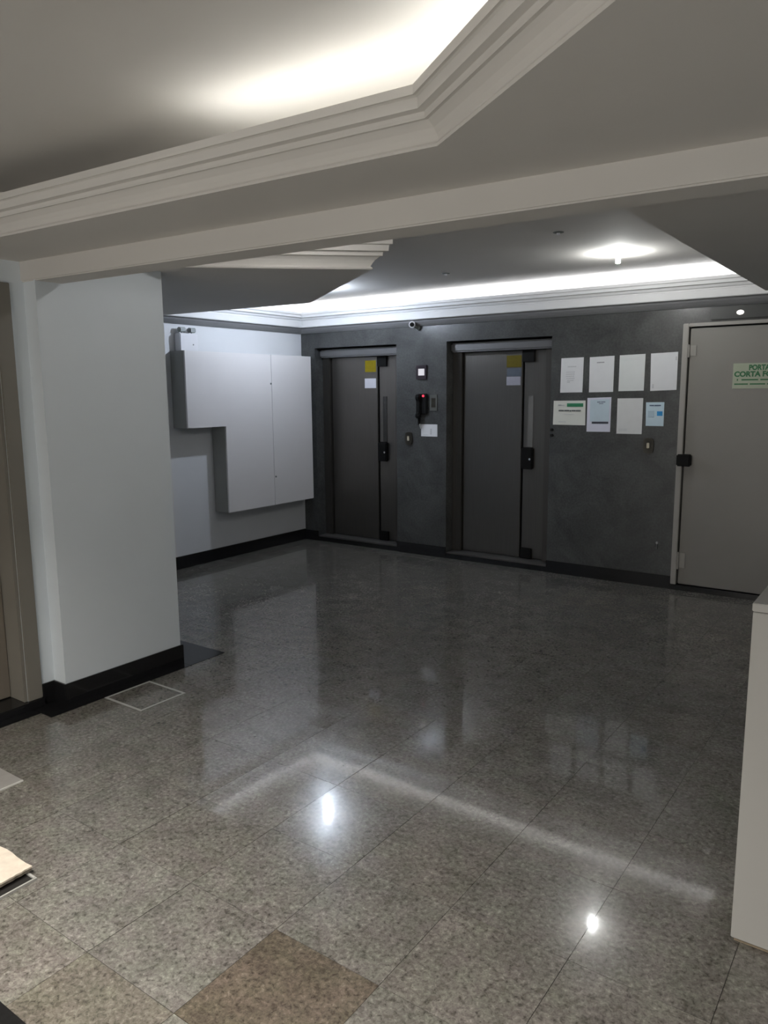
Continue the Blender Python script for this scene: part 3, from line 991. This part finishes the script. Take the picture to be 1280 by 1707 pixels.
ln('printed_lines', [(0.2, 0.8, 0.10, 0.108), (0.2, 0.8, 0.14, 0.148)], mat('very faint print', (0.66, 0.67, 0.68), 0.8))
mk, ln = notice([(3.733, 1.908), (3.943, 1.914), (3.945, 1.618), (3.740, 1.611)], PAPER, 'white sheet with grey smudges at two corners, upper row, next to the fire door frame')
ln('smudge', [(0.92, 0.97, 0.12, 0.22), (0.07, 0.13, 0.82, 0.93)], INKL)
mk, ln = notice([(2.915, 1.533), (3.202, 1.535), (3.206, 1.325), (2.913, 1.326)], PAPERC, 'wide cream certificate with a green box, lower row')
g = mk('green_box', 0.43, 0.93, 0.11, 0.25, INKGREEN); g['label'] = 'green printed box'
ln('heading', [(0.17, 0.33, 0.38, 0.44), (0.345, 0.50, 0.38, 0.44), (0.515, 0.56, 0.385, 0.45), (0.575, 0.70, 0.38, 0.44), (0.71, 0.86, 0.38, 0.44)], mat('charcoal print', (0.14, 0.15, 0.15), 0.8))
ln('emblem', [(0.14, 0.24, 0.16, 0.20), (0.16, 0.34, 0.18, 0.21)], INKL)
ln('fine_print', [(0.17, 0.40, 0.86, 0.89), (0.34, 0.66, 0.55, 0.565)], INKL)
mk, ln = notice([(3.218, 1.556), (3.424, 1.563), (3.424, 1.274), (3.219, 1.272)], PAPERL, 'lavender sheet with a pale blue panel and dark bar, lower row')
mk('blue_panel', 0.13, 0.93, 0.06, 0.70, PAPERB, y=-0.0052)
mk('dark_bar', 0.22, 0.91, 0.705, 0.765, INKD)
ln('heading', [(0.42, 0.56, 0.115, 0.15), (0.58, 0.76, 0.115, 0.15), (0.50, 0.68, 0.165, 0.19)], mat('slate print', (0.22, 0.27, 0.36), 0.8))
mk, ln = notice([(3.476, 1.552), (3.687, 1.554), (3.686, 1.262), (3.478, 1.261)], mat('greyish white paper', (0.70, 0.71, 0.71), 0.8, var=0.03, scale=15), 'plain white sheet, lower row, between two blue notices')
ln('fine_print', [(0.08, 0.42, 0.86, 0.875), (0.08, 0.42, 0.90, 0.915)], INKL)
mk, ln = notice([(3.711, 1.520), (3.856, 1.522), (3.858, 1.330), (3.716, 1.330)], mat('sky blue printed paper', (0.58, 0.72, 0.80), 0.75, var=0.05, scale=14), 'small pale blue leaflet with a bright blue square')
mk('blue_square', 0.62, 0.92, 0.38, 0.57, INKBLUE)
ln('heading', [(0.20, 0.44, 0.11, 0.16), (0.47, 0.82, 0.11, 0.16)], mat('navy print', (0.10, 0.15, 0.24), 0.8))
mk('pale_figure', 0.12, 0.45, 0.36, 0.62, mat('pale blue grey print', (0.44, 0.57, 0.66), 0.8))

# ------------------------------------------------------------------ white counter
t = empty('reception_counter', (5.95, -3.75, 0))
inv = Matrix.Translation(-t.location)
ob = box('body', 5.248, 6.70, -4.068, -3.30, 0.012, 1.010, COUNTER, t, 0.002); ob.data.transform(inv)
ob = box('countertop', 5.246, 6.72, -4.071, -3.25, 1.0125, 1.036, COUNTER, t, 0.002); ob.data.transform(inv)
ob = box('plinth', 5.256, 6.69, -4.060, -3.31, 0.0005, 0.0115, mat('tan plinth edge', (0.30, 0.24, 0.17), 0.7), t); ob.data.transform(inv)
tag(t, 'tall white laminate counter at the edge of the hall', 'counter')

# ------------------------------------------------------------------ hatches in the floor
t = empty('floor_hatch', (2.257, -3.882, 0.0))
inv = Matrix.Translation(-t.location)
hx0, hx1, hy0, hy1, fw = 2.106, 2.411, -4.028, -3.734, 0.014
hx0 = 2.100
ob = boxes('frame', [(hx0, hx1, hy0, hy0 + fw, 0.0006, 0.003), (hx0, hx1, hy1 - fw, hy1, 0.0006, 0.003),
                     (hx0, hx0 + fw, hy0 + fw, hy1 - fw, 0.0006, 0.003), (hx1 - fw, hx1, hy0 + fw, hy1 - fw, 0.0006, 0.003)], FRAMEW, t)
ob.data.transform(inv); ob['label'] = 'pale square metal frame'
ob = box('cover', hx0 + fw + 0.001, hx1 - fw - 0.001, hy0 + fw + 0.001, hy1 - fw - 0.001, 0.0006, 0.0024, GRANITE, t); ob.data.transform(inv)
ob.color = (0.92, 0.92, 0.92, 1)
tag(t, 'square granite floor hatch with a thin pale frame beside the skirting', 'floor hatch')

t = empty('inspection_cover', (2.45, -4.91, 0.0))
inv = Matrix.Translation(-t.location)
ob = box('cover', 2.296, 2.592, -5.060, -4.763, 0.0006, 0.006, mat('smooth grey lid', (0.27, 0.26, 0.245), 0.4, var=0.08, scale=25), t, 0.001); ob.data.transform(inv)
ob = boxes('edge', [(2.5925, 2.598, -5.060, -4.763, 0.0006, 0.0065)], mat('paler lid edge', (0.55, 0.55, 0.52), 0.4), t); ob.data.transform(inv)  # strip along one side, paler than the lid
ob['label'] = 'paler lid edge'
tag(t, 'low grey floor lid with a paler edge by the beige door', 'floor lid')

# hatch with its beige stone lid shifted out of the frame
t = empty('hatch_frame', (3.12, -5.26, 0.0))
inv = Matrix.Translation(-t.location)
ob = boxes('frame', [(3.270, 3.276, -5.43, -5.096, 0.0006, 0.009), (2.95, 3.268, -5.104, -5.096, 0.0006, 0.009),
                     (2.95, 2.958, -5.43, -5.104, 0.0006, 0.009), (2.958, 3.268, -5.43, -5.422, 0.0006, 0.009)], FRAMEW, t); ob.data.transform(inv)
ob = box('opening', 2.958, 3.268, -5.422, -5.104, 0.0006, 0.0035, HOLE, t); ob.data.transform(inv); ob['label'] = 'black hollow'
tag(t, 'thin pale metal frame of an open floor hatch with black hollow', 'hatch frame')
t = empty('stone_lid', (3.05, -5.27, 0.0145))
bm = bmesh.new()
ring = []
random.seed(3)
sx0, sx1, sy0, sy1 = 2.90, 3.236, -5.44, -5.088
def edge_pts(a, b, n):
    return [(a[0] + (b[0] - a[0]) * k / n, a[1] + (b[1] - a[1]) * k / n) for k in range(n)]
outl = edge_pts((sx0, sy0), (sx1, sy0), 10) + edge_pts((sx1, sy0), (sx1, sy1), 26) + edge_pts((sx1, sy1), (sx0, sy1), 10) + edge_pts((sx0, sy1), (sx0, sy0), 10)
outl = [(x - 3.05 + random.uniform(-0.0025, 0.0025), y + 5.27 + random.uniform(-0.0025, 0.0025)) for x, y in outl]
add_prism(bm, outl, 0.010, 0.018)
ob = build('top', bm, SLAB, t, bevel=0.001, seg=1)
bm = bmesh.new(); add_prism(bm, [(x * 0.992 - 0.002 + random.uniform(-0.001, 0.001), y * 0.992) for x, y in outl], 0.0, 0.0098)
ob = build('underside', bm, SLABE, t); ob['label'] = 'chipped dark stone edge'
tag(t, 'beige stone lid shifted askew over the open floor hatch', 'stone lid')

# corner of a dark mat at the foot of the picture
t = box('rubber_mat', 3.0, 3.84, -6.25, -5.445, 0.001, 0.011, RUBBER, None, 0.003)
tag(t, 'black rubber mat lying beyond the open floor hatch', 'mat')
